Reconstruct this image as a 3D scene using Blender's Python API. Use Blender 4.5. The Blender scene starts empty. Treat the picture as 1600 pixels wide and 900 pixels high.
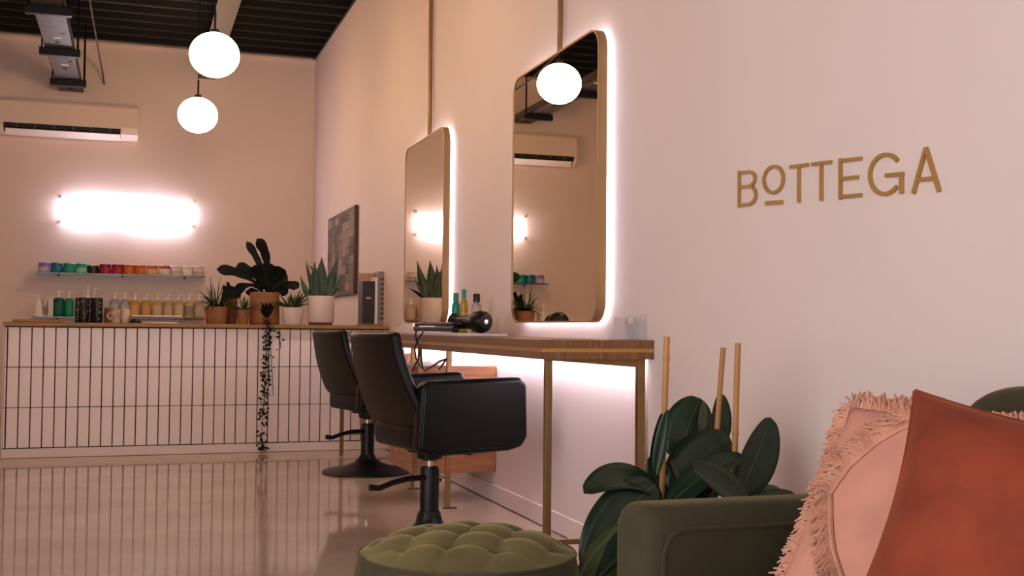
import bpy, math, random
from mathutils import Vector as V, Matrix, noise

# ------------------------------------------------------------------ camera, world, exposure
S = bpy.context.scene
CAM = V((-1.7748521, 0.0, 0.8925)); FPX = 1758.293
YAW, PITCH, ROLL = 0.3231008, 0.0357521, 0.0093195
FW = V((math.sin(YAW)*math.cos(PITCH), math.cos(YAW)*math.cos(PITCH), math.sin(PITCH)))
_r = V((math.cos(YAW), -math.sin(YAW), 0)); _u = _r.cross(FW)
RT = _r*math.cos(ROLL) + _u*math.sin(ROLL); UP = -_r*math.sin(ROLL) + _u*math.cos(ROLL)
cd = bpy.data.cameras.new('camera'); cam = bpy.data.objects.new('camera', cd)
S.collection.objects.link(cam); S.camera = cam
cd.sensor_width = 36; cd.lens = FPX/1600*36; cd.clip_start = .05; cd.clip_end = 60
cam.matrix_world = Matrix.Translation(CAM) @ Matrix((RT, UP, -FW)).transposed().to_4x4()

WORLD_COL, WORLD_STR = (1.0, 0.96, 0.985), 3.7
GLOBE_STR, LED_STR, NEON_STR, DESK_LED = 31.0, 36.0, 34.0, 44.0
w = bpy.data.worlds.new('daylight'); S.world = w; w.use_nodes = True
w.node_tree.nodes['Background'].inputs[0].default_value = (*WORLD_COL, 1)
w.node_tree.nodes['Background'].inputs[1].default_value = WORLD_STR
S.view_settings.view_transform = 'Standard'; S.view_settings.look = 'None'
S.view_settings.gamma = 1; S.view_settings.use_curve_mapping = False
S.view_settings.exposure = 0.04

def portal(name, loc, rot, sx, sy):
    l = bpy.data.lights.new(name, 'AREA'); l.shape = 'RECTANGLE'; l.size = sx; l.size_y = sy
    l.cycles.is_portal = True
    o = bpy.data.objects.new(name, l); S.collection.objects.link(o); o.location = loc; o.rotation_euler = rot
XL, YB, YF, ZC = -4.3, 12.012, -3.0, 3.79          # left wall, back wall, street wall, ceiling
portal('daylight_portal', (XL/2, YF-.02, 1.6), (math.pi/2, 0, 0), 3.6, 2.6)
portal('daylight_portal_side', (XL-.02, .6, 1.6), (math.pi/2, 0, -math.pi/2), 4.6, 2.6)

# ------------------------------------------------------------------ helpers
R = random.Random(7)
def ray(u, v): return FW + RT*((u-800)/FPX) + UP*((450-v)/FPX)
def at(u, v, Y=None, X=None, Z=None):
    d = ray(u, v)
    k = Y/d.y if Y is not None else (X-CAM.x)/d.x if X is not None else (Z-CAM.z)/d.z
    return CAM + d*k
def mpp(p): return (p-CAM).dot(FW)/FPX           # metres per photo pixel at p

def lin(c):
    if isinstance(c, str): c = [int(c[i:i+2], 16) for i in (0, 2, 4)]
    c = [x/255 for x in c]
    return tuple(x/12.92 if x <= .04045 else ((x+.055)/1.055)**2.4 for x in c)
MATS = {}
def mat(name, col, rough=.5, metal=0, var=0, scale=8, bump=0, bscale=60, sheen=0, spec=.5, emit=0, trans=0, coat=0, stretch=None, col2=None, alpha=1, ior=1.45, sheen_tint=None, sheen_rough=.35):
    if name in MATS: return MATS[name]
    m = bpy.data.materials.new(name); m.use_nodes = True; MATS[name] = m
    nt = m.node_tree; b = nt.nodes['Principled BSDF']; c = lin(col)
    I = b.inputs
    I['Base Color'].default_value = (*c, 1); I['Roughness'].default_value = rough; I['Metallic'].default_value = metal
    I['Specular IOR Level'].default_value = spec; I['IOR'].default_value = ior
    I['Transmission Weight'].default_value = trans; I['Coat Weight'].default_value = coat; I['Alpha'].default_value = alpha
    if sheen:
        I['Sheen Weight'].default_value = sheen; I['Sheen Roughness'].default_value = sheen_rough
        I['Sheen Tint'].default_value = (*lin(sheen_tint or col), 1)
    if emit:
        I['Emission Color'].default_value = (*c, 1); I['Emission Strength'].default_value = emit
    if var or bump:
        tc = nt.nodes.new('ShaderNodeTexCoord'); mp = nt.nodes.new('ShaderNodeMapping')
        nt.links.new(tc.outputs['Object'], mp.inputs[0])
        if stretch: mp.inputs['Scale'].default_value = stretch
    if var:
        n = nt.nodes.new('ShaderNodeTexNoise'); n.inputs['Scale'].default_value = scale; n.inputs['Detail'].default_value = 6
        nt.links.new(mp.outputs[0], n.inputs[0])
        rp = nt.nodes.new('ShaderNodeValToRGB')
        d = lin(col2) if col2 else tuple(x*(1-var) for x in c); e = c if col2 else tuple(min(1, x*(1+var)) for x in c)
        rp.color_ramp.elements[0].color = (*d, 1); rp.color_ramp.elements[1].color = (*e, 1)
        rp.color_ramp.elements[0].position = .32; rp.color_ramp.elements[1].position = .68
        nt.links.new(n.outputs[0], rp.inputs[0]); nt.links.new(rp.outputs[0], I['Base Color'])
    if bump:
        n2 = nt.nodes.new('ShaderNodeTexNoise'); n2.inputs['Scale'].default_value = bscale; n2.inputs['Detail'].default_value = 4
        nt.links.new(mp.outputs[0], n2.inputs[0])
        bp = nt.nodes.new('ShaderNodeBump'); bp.inputs['Strength'].default_value = bump; bp.inputs['Distance'].default_value = .01
        nt.links.new(n2.outputs[0], bp.inputs['Height']); nt.links.new(bp.outputs[0], I['Normal'])
    return m

class MB:
    def __init__(s): s.v = []; s.f = []
    def add(s, v, f):
        k = len(s.v); s.v += [tuple(x) for x in v]; s.f += [tuple(i+k for i in q) for q in f]; return s
    def box(s, x0, x1, y0, y1, z0, z1):
        return s.add([(x, y, z) for z in (z0, z1) for y in (y0, y1) for x in (x0, x1)],
                     [(0,2,3,1), (4,5,7,6), (0,1,5,4), (2,6,7,3), (0,4,6,2), (1,3,7,5)])
    def prism(s, poly, a, b, fn):                     # poly of (p,q); fn(p,q,t) -> xyz, t in (a,b)
        n = len(poly)
        return s.add([fn(p, q, t) for t in (a, b) for p, q in poly],
                     [tuple(range(n))[::-1], tuple(range(n, 2*n))] + [(i, (i+1) % n, n+(i+1) % n, n+i) for i in range(n)])
    def tube(s, pts, r, n=8, cap=True):
        pts = [V(p) for p in pts]; rs = r if isinstance(r, (list, tuple)) else [r]*len(pts); k = len(s.v); ref = None
        for i, p in enumerate(pts):
            t = (pts[min(i+1, len(pts)-1)]-pts[max(i-1, 0)]).normalized()
            if ref is None: ref = t.orthogonal().normalized()
            ref = (ref-t*ref.dot(t)); ref = ref.normalized() if ref.length > 1e-6 else t.orthogonal().normalized()
            q = t.cross(ref)
            for j in range(n):
                a = 2*math.pi*j/n; s.v.append(tuple(p+(ref*math.cos(a)+q*math.sin(a))*rs[i]))
        for i in range(len(pts)-1):
            for j in range(n):
                a, b = k+i*n+j, k+i*n+(j+1) % n; s.f.append((a, b, b+n, a+n))
        if cap: s.f += [tuple(range(k+n-1, k-1, -1)), tuple(range(k+(len(pts)-1)*n, k+len(pts)*n))]
        return s
    def lathe(s, prof, c=(0, 0, 0), n=24, sx=1, sy=1):
        k = len(s.v)
        for r, z in prof:
            for j in range(n):
                a = 2*math.pi*j/n; s.v.append((c[0]+r*sx*math.cos(a), c[1]+r*sy*math.sin(a), c[2]+z))
        for i in range(len(prof)-1):
            for j in range(n):
                a, b = k+i*n+j, k+i*n+(j+1) % n; s.f.append((a, b, b+n, a+n))
        if prof[0][0] > 1e-5: s.f.append(tuple(range(k+n-1, k-1, -1)))
        if prof[-1][0] > 1e-5: s.f.append(tuple(range(k+(len(prof)-1)*n, k+len(prof)*n)))
        return s
    def grid(s, P, nu, nv, flip=False):               # P(i,j)
        k = len(s.v); s.v += [tuple(P(i, j)) for i in range(nu+1) for j in range(nv+1)]
        for i in range(nu):
            for j in range(nv):
                a = k+i*(nv+1)+j; q = (a, a+1, a+nv+2, a+nv+1); s.f.append(q[::-1] if flip else q)
        return s
    def mesh(s, name, m, smooth=False):
        me = bpy.data.meshes.new(name); me.from_pydata(s.v, [], s.f); me.validate(); me.update()
        if m: me.materials.append(m)
        if smooth:
            me.polygons.foreach_set('use_smooth', [True]*len(me.polygons))
            me.set_sharp_from_angle(angle=math.radians(smooth if smooth is not True else 40))
        return me
    def build(s, name, m, parent=None, smooth=False, bevel=0, world=False, seg=2, subsurf=0, solid=0):
        return link(name, s.mesh(name, m, smooth), parent, bevel, world, seg, subsurf, solid)
ROOT = {}
def link(name, me, parent=None, bevel=0, world=False, seg=2, subsurf=0, solid=0):
    o = bpy.data.objects.new(name, me); S.collection.objects.link(o)
    if solid:
        x = o.modifiers.new('solid', 'SOLIDIFY'); x.thickness = solid; x.offset = 0
    if bevel:
        x = o.modifiers.new('bevel', 'BEVEL'); x.width = bevel; x.segments = seg; x.limit_method = 'ANGLE'; x.angle_limit = .6
    if subsurf:
        x = o.modifiers.new('sub', 'SUBSURF'); x.levels = x.render_levels = subsurf
    if parent:
        o.parent = parent
        if world: o.matrix_parent_inverse = ROOT.get(parent.name, Matrix.Identity(4)).inverted()
        ROOT[o.name] = ROOT.get(parent.name, Matrix.Identity(4)) if not world else Matrix.Identity(4)
    return o
def tag(o, label, cat, group=None, kind=None):
    o['label'] = label
    if cat: o['category'] = cat
    if group: o['group'] = group
    if kind: o['kind'] = kind
    return o
def thing(name, label, cat, loc=(0, 0, 0), rz=0, group=None):
    o = bpy.data.objects.new(name, None); S.collection.objects.link(o)
    o.location = loc; o.rotation_euler = (0, 0, rz); o.empty_display_size = .1
    ROOT[o.name] = Matrix.Translation(V(loc)) @ Matrix.Rotation(rz, 4, 'Z')
    return tag(o, label, cat, group)
def struct(o, label=None):
    o['kind'] = 'structure'
    if label: o['label'] = label
    return o
def rbox(x0, x1, y0, y1, z0, z1): return MB().box(x0, x1, y0, y1, z0, z1)
def rrect(w, h, r, n=6):                              # rounded rectangle centred at 0
    out = []
    for cx, cy, a0 in ((w/2-r, h/2-r, 0), (-w/2+r, h/2-r, 90), (-w/2+r, -h/2+r, 180), (w/2-r, -h/2+r, 270)):
        for i in range(n+1):
            a = math.radians(a0+90*i/n); out.append((cx+r*math.cos(a), cy+r*math.sin(a)))
    return out

# ------------------------------------------------------------------ materials
WALL = mat('wall_paint', 'e5d1c9', .62, var=.02, scale=1.5, bump=.04, bscale=220)
FLOOR = mat('polished_concrete', 'c8b19d', .055, var=.2, scale=2.2, col2='b89f8a', bump=.006, bscale=5, spec=.8)
TILE = mat('finger_tile', 'ecd8ce', .22, var=.03, scale=6, bump=.03, bscale=25)
GROUT = mat('dark_grout', '4d3b33', .9)
PLINTH = mat('plinth_paint', 'e6d2c7', .5)
HONEY = mat('honey_wood', 'b0803f', .45, var=.2, scale=6, stretch=(1, 14, 14), col2='8f6331')
WALNUT = mat('walnut', '8a5f3c', .42, var=.3, scale=9, stretch=(9, 9, 1.2), col2='6a4428')
WALNUT2 = mat('walnut_drawer', 'a86f48', .42, var=.3, scale=5, stretch=(1.2, 1.2, 14), col2='8a5535')
INLAY = mat('brass_inlay', 'c09048', .35, metal=.6)
BRASS = mat('aged_brass', '8f7048', .42, metal=.75, var=.12, scale=12)
MFRAME = mat('brushed_gold_frame', 'a58258', .45, metal=.45, var=.06, scale=6)
MIRROR = mat('mirror_glass', 'f6ebd2', .0, metal=1)
LEATHER = mat('black_leather', '0b0908', .42, var=.2, scale=14, bump=.05, bscale=90, spec=.24)
BLACKM = mat('black_metal', '0d0c0b', .4, spec=.35)
BLACKP = mat('black_plastic', '0c0b0b', .42, spec=.35)
CHROME = mat('chrome', 'd8d0c8', .12, metal=1)
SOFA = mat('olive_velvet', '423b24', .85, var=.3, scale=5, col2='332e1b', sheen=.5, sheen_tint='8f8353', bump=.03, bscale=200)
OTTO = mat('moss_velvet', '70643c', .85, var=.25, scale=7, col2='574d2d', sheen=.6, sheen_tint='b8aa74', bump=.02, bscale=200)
PINK = mat('pink_cotton', 'd3937f', .9, var=.08, scale=14, bump=.06, bscale=180, sheen=.1)
FRINGE = mat('pink_fringe', 'c9927a', .9, var=.12, scale=30)
RUST = mat('rust_velvet', '8d381d', .85, var=.3, scale=12, col2='722a13', sheen=.3, sheen_tint='cf7a4e', bump=.03, bscale=150)
FICUS = mat('rubber_leaf', '1b2c1c', .33, var=.3, scale=9, spec=.45)
FICUS2 = mat('rubber_leaf_young', '46532a', .3, var=.2, scale=9, coat=.2)
RIB = mat('leaf_rib', '4c5a32', .5)
LDARK = mat('dark_leaf', '12160f', .6, var=.35, scale=12, spec=.25)
LGREEN = mat('green_leaf', '35472a', .4, var=.35, scale=14)
LLIGHT = mat('pale_green_leaf', '6c7444', .5, var=.3, scale=20)
LSNAKE = mat('snake_leaf', '2e4029', .4, var=.45, scale=24, stretch=(1, 1, 2))
TERRA = mat('terracotta', '9c6844', .8, var=.12, scale=14, bump=.06, bscale=60)
TERRA2 = mat('dark_terracotta', '7d4b31', .8, var=.12, scale=14)
CERAM = mat('white_ceramic', 'e6d2c8', .4)
SAUCER = mat('wood_saucer', '6b4430', .6)
SOIL = mat('potting_soil', '2c1f18', .95, bump=.3, bscale=80)
GLASS = mat('shelf_glass', 'b9d2c4', .05, trans=1, ior=1.35)
ACRYL = mat('clear_acrylic', 'f4ecea', .05, alpha=.16)
BAMBOO = mat('bamboo', 'b07a42', .5, var=.15, scale=20, stretch=(1, 1, .2))
DECK = mat('black_roof_deck', '080706', .6, var=.15, scale=3, spec=.2)
STEEL = mat('beam_steel', '5c544e', .6)
GALV = mat('galvanised', '5e5a59', .45, metal=.7, var=.25, scale=16)
ACW = mat('aircon_plastic', 'e6d2c4', .4)
DARKSLOT = mat('dark_slot', '15110f', .6)
LED = mat('led_strip', 'eeeaff', .5, emit=LED_STR)
DLED = mat('desk_led_strip', 'f2ecff', .5, emit=DESK_LED)
NEON = mat('neon_tube', 'f4eeff', .4, emit=NEON_STR)
GLOBE = mat('opal_globe', 'ffd09c', .3, emit=GLOBE_STR)
GOLD = mat('gold_letter', 'b08648', .4, metal=.3, var=.06, scale=10)
WHITE = mat('white_plastic', 'ece0d8', .4)
PAPER = mat('paper_white', 'e8dad2', .7)

# ------------------------------------------------------------------ the room
struct(rbox(XL-.1, .1, YF-.1, YB+.1, -.1, 0).build('floor', FLOOR), 'glossy polished concrete floor')
struct(rbox(0, .1, YF, YB+.1, 0, ZC+.1).build('wall_right', WALL), 'pale pink wall with the mirrors and gold sign')
struct(rbox(XL, .1, YB, YB+.1, 0, ZC+.1).build('wall_back', WALL), 'peach back wall behind the counter')
m = MB()
m.box(XL-.1, XL, YF, -1.7, 0, ZC).box(XL-.1, XL, 2.9, YB+.1, 0, ZC).box(XL-.1, XL, -1.7, 2.9, 0, .3).box(XL-.1, XL, -1.7, 2.9, 2.9, ZC)
struct(m.build('wall_left', WALL), 'left wall with a wide window opening')
m = MB()
m.box(XL, -3.95, YF-.1, YF, 0, ZC).box(-.35, .1, YF-.1, YF, 0, ZC).box(-3.95, -.35, YF-.1, YF, 0, .3).box(-3.95, -.35, YF-.1, YF, 2.9, ZC)
struct(m.build('wall_front', WALL), 'street wall with a shop window opening')
def window(name, fn, a, b):
    p = bpy.data.objects.new(name, None); S.collection.objects.link(p); struct(p, 'shop window with a dark frame')
    m = MB()
    for i in range(4):
        t = a+(b-a)*i/3; m.box(*fn(t-.025, t+.025, .3, 2.9))
    m.build('window_frame', BLACKM, p)
window('window_1', lambda a, b, z0, z1: (a, b, YF-.07, YF-.03, z0, z1), -3.92, -.38)
window('window_2', lambda a, b, z0, z1: (XL-.07, XL-.03, a, b, z0, z1), -1.67, 2.87)
# corrugated metal roof deck: ribs run across the room
prof = []; y = YB+.1; i = 0
while y > YF-.1:
    prof += [(y, ZC), (y-.17, ZC), (y-.195, ZC-.05), (y-.255, ZC-.05), (y-.28, ZC)]; y -= .28
m = MB(); k = len(prof)
m.v = [(x, a, z) for x in (XL-.1, .1) for a, z in prof]; m.f = [(i, i+1, k+i+1, k+i) for i in range(k-1)]
m.box(XL-.1, .1, YF-.1, YB+.1, ZC+.04, ZC+.1)
struct(m.build('ceiling', DECK), 'black corrugated metal ceiling')
struct(rbox(XL, 0, YB-.05, YB, 3.722, 3.735).build('trim_1', WALL, bevel=.004), 'cream timber strip under the ceiling')
struct(rbox(-.02, 0, 6.0, YB, ZC-.055, ZC-.02).build('trim_2', BLACKM), 'dark edge strip along the right wall')
struct(rbox(-.013, 0, YF, YB, .004, .09).build('baseboard_right', WALL, bevel=.003), 'low painted baseboard')
struct(rbox(-.008, 0, YF, YB, 0, .004).build('trim_3', GROUT), 'dark joint under the baseboard')
struct(rbox(XL, 0, YB-.013, YB, 0, .09).build('baseboard_back', WALL, bevel=.003), 'low painted baseboard on the back wall')

# beam
b = thing('ceiling_beam', 'grey steel beam running under the black ceiling above the globe lamps', 'beam', (-1.115, YB, 3.45))
m = rbox(-1.205, -1.03, 1.0, YB, 3.45, 3.465); m.build('flange', STEEL, b, world=True)
rbox(-1.125, -1.11, 1.0, YB, 3.465, ZC-.05).build('web', BLACKM, b, world=True)
# cable tray
t = thing('cable_tray', 'galvanised steel cable tray hanging below the black ceiling', 'cable tray', (-2.41, 11.9, 3.2))
m = MB()
m.box(-2.53, -2.305, 4.5, 11.93, 3.2, 3.205).box(-2.53, -2.525, 4.5, 11.93, 3.2, 3.27).box(-2.31, -2.305, 4.5, 11.93, 3.2, 3.27)
m.build('channel', GALV, t, world=True)
for yy in (11.6, 10.7, 9.7):
    rbox(-2.44, -2.38, yy-.02, yy+.02, 3.196, 3.2).build('label_plate', WHITE, t, world=True)
    rbox(-2.44, -2.40, yy+.12, yy+.2, 3.197, 3.2).build('slot', DARKSLOT, t, world=True)
    MB().lathe([(.018, 0), (.018, .004)], (-2.36, yy-.14, 3.196), 10).build('bolt', BLACKM, t, world=True)
for yy in (11.34, 10.08, 8.76, 7.45):
    rbox(-2.575, -2.255, yy-.03, yy+.03, 3.135, 3.2).build('hanger_bar', BLACKM, t, world=True, bevel=.006)
    for x in (-2.555, -2.275):
        MB().tube([(x, yy, 3.16), (x, yy, ZC)], .010 if x > -2.4 else .007, 6).build('hanger_rod', BLACKM, t, world=True)
m = MB(); p0, p1 = at(163, 132, Y=11.97), at(140, 0, Y=9.9)
m.tube([p0, p0+V((-.02, -.1, .12)), p0.lerp(p1, .5), p1, p1+V((-.1, -.6, .28))], .008, 6)
tag(m.build('loose_cable', mat('cable_grey', '5a4c42', .6), smooth=True), 'thin grey cable dangling beside the cable tray', 'cable')

# ------------------------------------------------------------------ pendant globes
def globe(y, z, label):
    x = -1.30
    t = thing('pendant_lamp', label, 'lamp', (x, y, z), 0, 'round globe pendant lamps')
    MB().lathe([(.166*math.sin(math.pi*i/20), -.151*math.cos(math.pi*i/20)) for i in range(21)], n=40).build('globe', GLOBE, t, smooth=True)
    MB().lathe([(.0, .175), (.028, .173), (.03, .15), (.032, .14)], n=16).build('cap', BLACKM, t, smooth=True)
    MB().tube([(0, 0, .17), (0, 0, .30)], .008, 8).build('stem', BLACKM, t)
    MB().tube([(0, 0, .30), (0, 0, ZC-z-.01)], .004, 6).build('cord', BLACKM, t)
    MB().lathe([(.05, ZC-z-.06), (.05, ZC-z-.01)], n=16).build('ceiling_rose', BLACKM, t, smooth=True)
globe(7.79, 2.717, 'larger white globe pendant lamp, nearer and higher of the two in view')
globe(9.90, 2.683, 'smaller white globe pendant lamp, farther and lower of the two in view')
globe(5.68, 2.75, 'white globe pendant lamp added out of view above the styling chairs')  # unseen lamp, added to continue the row and help light the room

# ------------------------------------------------------------------ air conditioner
t = thing('air_conditioner', 'white split air conditioner mounted high on the back wall', 'air conditioner', (-2.42, YB, 2.75))
P = [(YB, 2.76), (YB-.10, 2.735), (YB-.19, 2.80), (YB-.205, 2.86), (YB-.20, 3.05), (YB-.18, 3.085), (YB, 3.095)]
MB().prism(P, -3.06, -1.78, lambda a, b, x: (x, a, b)).build('body', ACW, t, world=True, bevel=.008)
P = [(YB-.115, 2.735), (YB-.187, 2.788), (YB-.195, 2.783), (YB-.12, 2.728)]
MB().prism(P, -3.0, -1.95, lambda a, b, x: (x, a, b)).build('louvre', WHITE, t, world=True)
P = [(YB-.14, 2.757), (YB-.2, 2.803), (YB-.211, 2.838), (YB-.16, 2.83)]
MB().prism(P, -3.015, -1.945, lambda a, b, x: (x, a, b)).build('air_outlet', DARKSLOT, t, world=True)
for i in range(6):
    x = -2.9+i*.17; rbox(x-.004, x+.004, YB-.213, YB-.18, 2.80, 2.836).build('vane', mat('vane_grey', '6a5a50', .6), t, world=True)
P = [(YB-.186, 2.79), (YB-.207, 2.85), (YB-.212, 2.85), (YB-.192, 2.786)]
MB().prism(P, -1.93, -1.785, lambda a, b, x: (x, a, b)).build('display_panel', WHITE, t, world=True)

# ------------------------------------------------------------------ neon wall light
t = thing('neon_sign', 'glowing white neon light mounted on the back wall above the shelves', 'neon light', (-1.86, YB, 2.03))
rbox(-2.53, -1.2, YB-.035, YB-.030, 1.885, 2.185).build('acrylic_panel', ACRYL, t, world=True)
for x in (-2.5, -1.23):
    for z in (1.915, 2.155):
        MB().tube([(x, YB, z), (x, YB-.045, z)], .012, 10).build('standoff', CHROME, t, world=True)
def loops(x0, x1, zc, amp, n, ph):
    pts = []
    for i in range(n*14+1):
        a = 2*math.pi*i/14; x = x0+(x1-x0)*i/(n*14)
        pts.append((x-.045*math.sin(a+ph), YB-.055, zc+amp*math.cos(a+ph)*(1+.12*math.sin(i*.37))))
    return pts
for (x0, x1, zc, amp, n, ph) in ((-2.45, -1.98, 2.045, .085, 6, 0), (-1.95, -1.55, 2.03, .095, 5, .6), (-1.52, -1.26, 2.02, .085, 3, 1.1)):
    MB().tube(loops(x0, x1, zc, amp, n, ph), .009, 6).build('neon_tube', NEON, t, world=True, smooth=True)
MB().tube([(-2.47, YB-.055, 1.935), (-2.1, YB-.055, 1.92)], .009, 6).build('neon_tube', NEON, t, world=True)
MB().tube([(-1.8, YB-.055, 1.905), (-1.27, YB-.055, 1.915)], .009, 6).build('neon_tube', NEON, t, world=True)

# ------------------------------------------------------------------ glass shelves with products
ZS1, ZS2, YSH = 1.392, .965, 11.84
for z, lab in ((ZS1, 'upper glass shelf holding the row of coloured jars'), (ZS2, 'lower glass shelf holding the pump bottles')):
    t = thing('glass_shelf', lab, 'shelf', (-1.9, YB, z-.012), 0, 'glass shelves on the back wall')
    rbox(-2.715 if z < 1 else -2.70, -1.105, YB-.28, YB-.002, z-.012, z).build('pane', GLASS, t, world=True)
    for x in (-2.5, -1.9, -1.3): rbox(x-.008, x+.008, YB-.03, YB, z-.026, z-.012).build('bracket', STEEL, t, world=True)
def jar(u, cap, body, label, low=0, band=None):
    p = at(u, 425, Y=YSH); r = .056; h = .082 if low else .098
    t = thing('hair_mask_jar', label, 'jar', (p.x, YSH, ZS1), 0, 'jars on the upper glass shelf')
    B = mat('jar_'+body, body, .35); Cm = mat('jar_'+cap, cap, .3)
    MB().lathe([(r*.9, 0), (r, .006), (r, h*.6), (r*.94, h*.66)], n=20).build('tub', B, t, smooth=True)
    MB().lathe([(r*.97, h*.64), (r*.97, h*.96), (r*.9, h)], n=20).build('lid', Cm, t, smooth=True)
    if band: MB().lathe([(r*1.01, h*.12), (r*1.01, h*.5)], n=20).build('label_band', mat('band_'+band, band, .5), t, smooth=True)
J = [(68.8, '7d74b0', '9a8fc4', 'lavender jar with lilac lid, leftmost on the upper glass shelf', 0, 'c9b3c4'),
 (88.7, '0f5d7c', '0b6d8c', 'deep blue jar on the upper glass shelf beside the lavender one', 0, None),
 (108.3, '138a72', '14917a', 'teal green jar with a green label on the upper shelf', 0, '1fa37f'),
 (127.4, '1b9479', '5bb79a', 'mint green jar with a pale label on the upper shelf', 0, '9cc5ac'),
 (145.3, '1f1513', '1d1413', 'low black jar on the upper glass shelf', 1, None),
 (164.4, '6e1322', 'a3152c', 'crimson jar beside the low black jar on the upper shelf', 0, None),
 (183.5, '7a1426', 'aa1830', 'crimson jar beside the orange jars on the upper shelf', 0, None),
 (201.4, 'b55a24', 'c8682a', 'orange jar beside the crimson jars on the upper shelf', 0, None),
 (219.0, 'b8602a', 'cc702f', 'orange jar, second of the orange ones on the upper shelf', 0, None),
 (238.0, 'b0602c', 'd39a55', 'orange jar with a yellow cream label on the upper shelf', 0, 'e0bd86'),
 (256.9, 'a8542c', 'e2cfc2', 'white jar with an orange brown lid on the upper shelf', 0, None),
 (274.8, 'd8c8bb', 'e4d4c8', 'white jar beside the orange-lidded white jar on the upper shelf', 0, 'cdb9ab'),
 (292.7, 'dccfc4', 'e8dacf', 'white jar, second from the right end of the upper shelf', 0, None),
 (310.3, 'c8bcb2', 'e6dad0', 'white jar with a grey print at the right end of the upper shelf', 0, 'b9aca2')]
for a in J: jar(*a)
def bottle(u, vt, vb, wpx, body, label, Y=YSH, z=ZS2, cap='f4ece6', band=None, cone=0, group='pump bottles on the lower glass shelf', name='pump_bottle', cat='bottle', pump=True, clear=False):
    p = at(u, vb, Y=Y); k = mpp(p); h = (vb-vt)*k; r = wpx*k/2; z = p.z if z is None else z
    t = thing(name, label, cat, (p.x, Y, z), 0, group)
    B = mat('bottle_'+body, body, .3, trans=.6 if clear else 0); hb = h*.74 if pump else h*.86
    if cone: pr = [(r, 0), (r, h*.08), (r*.8, h*.3), (r*.75, h*.55), (r*.35, hb)]
    else: pr = [(r*.94, 0), (r, h*.03), (r, hb*.86), (r*.82, hb*.95), (r*.35, hb)]
    MB().lathe(pr, n=16).build('body', B, t, smooth=True)
    Cm = mat('cap_'+cap, cap, .35)
    if pump:
        MB().lathe([(r*.34, hb), (r*.34, h*.84), (r*.14, h*.85), (r*.14, h*.94), (r*.3, h*.95), (r*.3, h)], n=10).build('pump', Cm, t, smooth=True)
        rbox(-r*.15, r*.8, -r*.14, r*.14, h*.95, h*.985).build('spout', Cm, t)
    else: MB().lathe([(r*.5, hb), (r*.5, h), (r*.4, h)], n=12).build('cap', Cm, t, smooth=True)
    if band: MB().lathe([(r*1.015, hb*.15), (r*1.015, hb*.7)], n=16).build('label_band', mat('band_'+band, band, .5), t, smooth=True)
    return t
bottle(59.8, 459, 492.6, 15, 'f2e8e2', 'white pump bottle at the left end of the lower shelf', cone=1, Y=11.79)
bottle(71.7, 461, 492.6, 13, 'efe3dc', 'white pump bottle between the leftmost one and the teal bottle', cone=1, Y=11.92, band='c9b0a6')
t = thing('product_box', 'slim white carton beside the dark teal bottle on the lower shelf', 'box', (at(79.5, 480, Y=11.81).x, 11.81, ZS2))
rbox(-.022, .022, -.03, .03, 0, .17).build('carton', PAPER, t); rbox(-.022, .022, -.03, .03, .17, .178).build('flap', WHITE, t)
bottle(91.3, 452, 492.5, 16, '0d5a52', 'dark teal pump bottle on the lower glass shelf', band='116a60')
bottle(107.6, 453, 492.5, 14, '12856a', 'emerald green pump bottle on the lower glass shelf', band='1a9174')
bottle(131.5, 452, 493, 13, 'd9b3a8', 'pink bottle behind the black patterned tumblers, leftmost of the four', Y=11.93)
bottle(136.5, 443.5, 493, 9, 'e2d2ca', 'tall thin white pump bottle behind the black tumblers', Y=11.80)
bottle(147, 447.5, 493, 11, 'dcc7bd', 'white pump bottle behind the black tumblers, beside the tall thin one', Y=11.9)
bottle(155.5, 453, 493, 13, 'cdbdb6', 'grey white bottle behind the rightmost black tumbler', cap='c9bdb6')
bottle(178.3, 454.5, 493.5, 14, 'c9cdd0', 'clear pump bottle behind the terracotta cup', band='b7bcc2', clear=True)
bottle(194.7, 455, 493.5, 14, 'd6d2d4', 'clear pump bottle behind the cream patterned mug', band='c3bcbf', clear=True)
for u, c, bd, lab in ((210, 'c8954c', 'd6ac6c', 'amber yellow pump bottle, leftmost of the yellow row'), (227.7, 'cb9848', 'd3a35a', 'amber yellow pump bottle, second of the yellow row'),
    (245.6, 'c4a377', 'd6bd98', 'beige pump bottle beside the amber yellow ones'), (262.4, 'bf9f76', 'd2b894', 'beige pump bottle in the middle of the beige row'),
    (279, 'c3a581', 'd8c0a6', 'beige pump bottle with a pale label on the lower shelf'), (295.3, 'c6ae90', '9f8c75', 'beige pump bottle with a dark printed label'),
    (311, 'bda888', 'c9b79d', 'beige pump bottle at the right end of the lower shelf')):
    bottle(u, 457, 494, 15.5, c, lab, band=bd)

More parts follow.
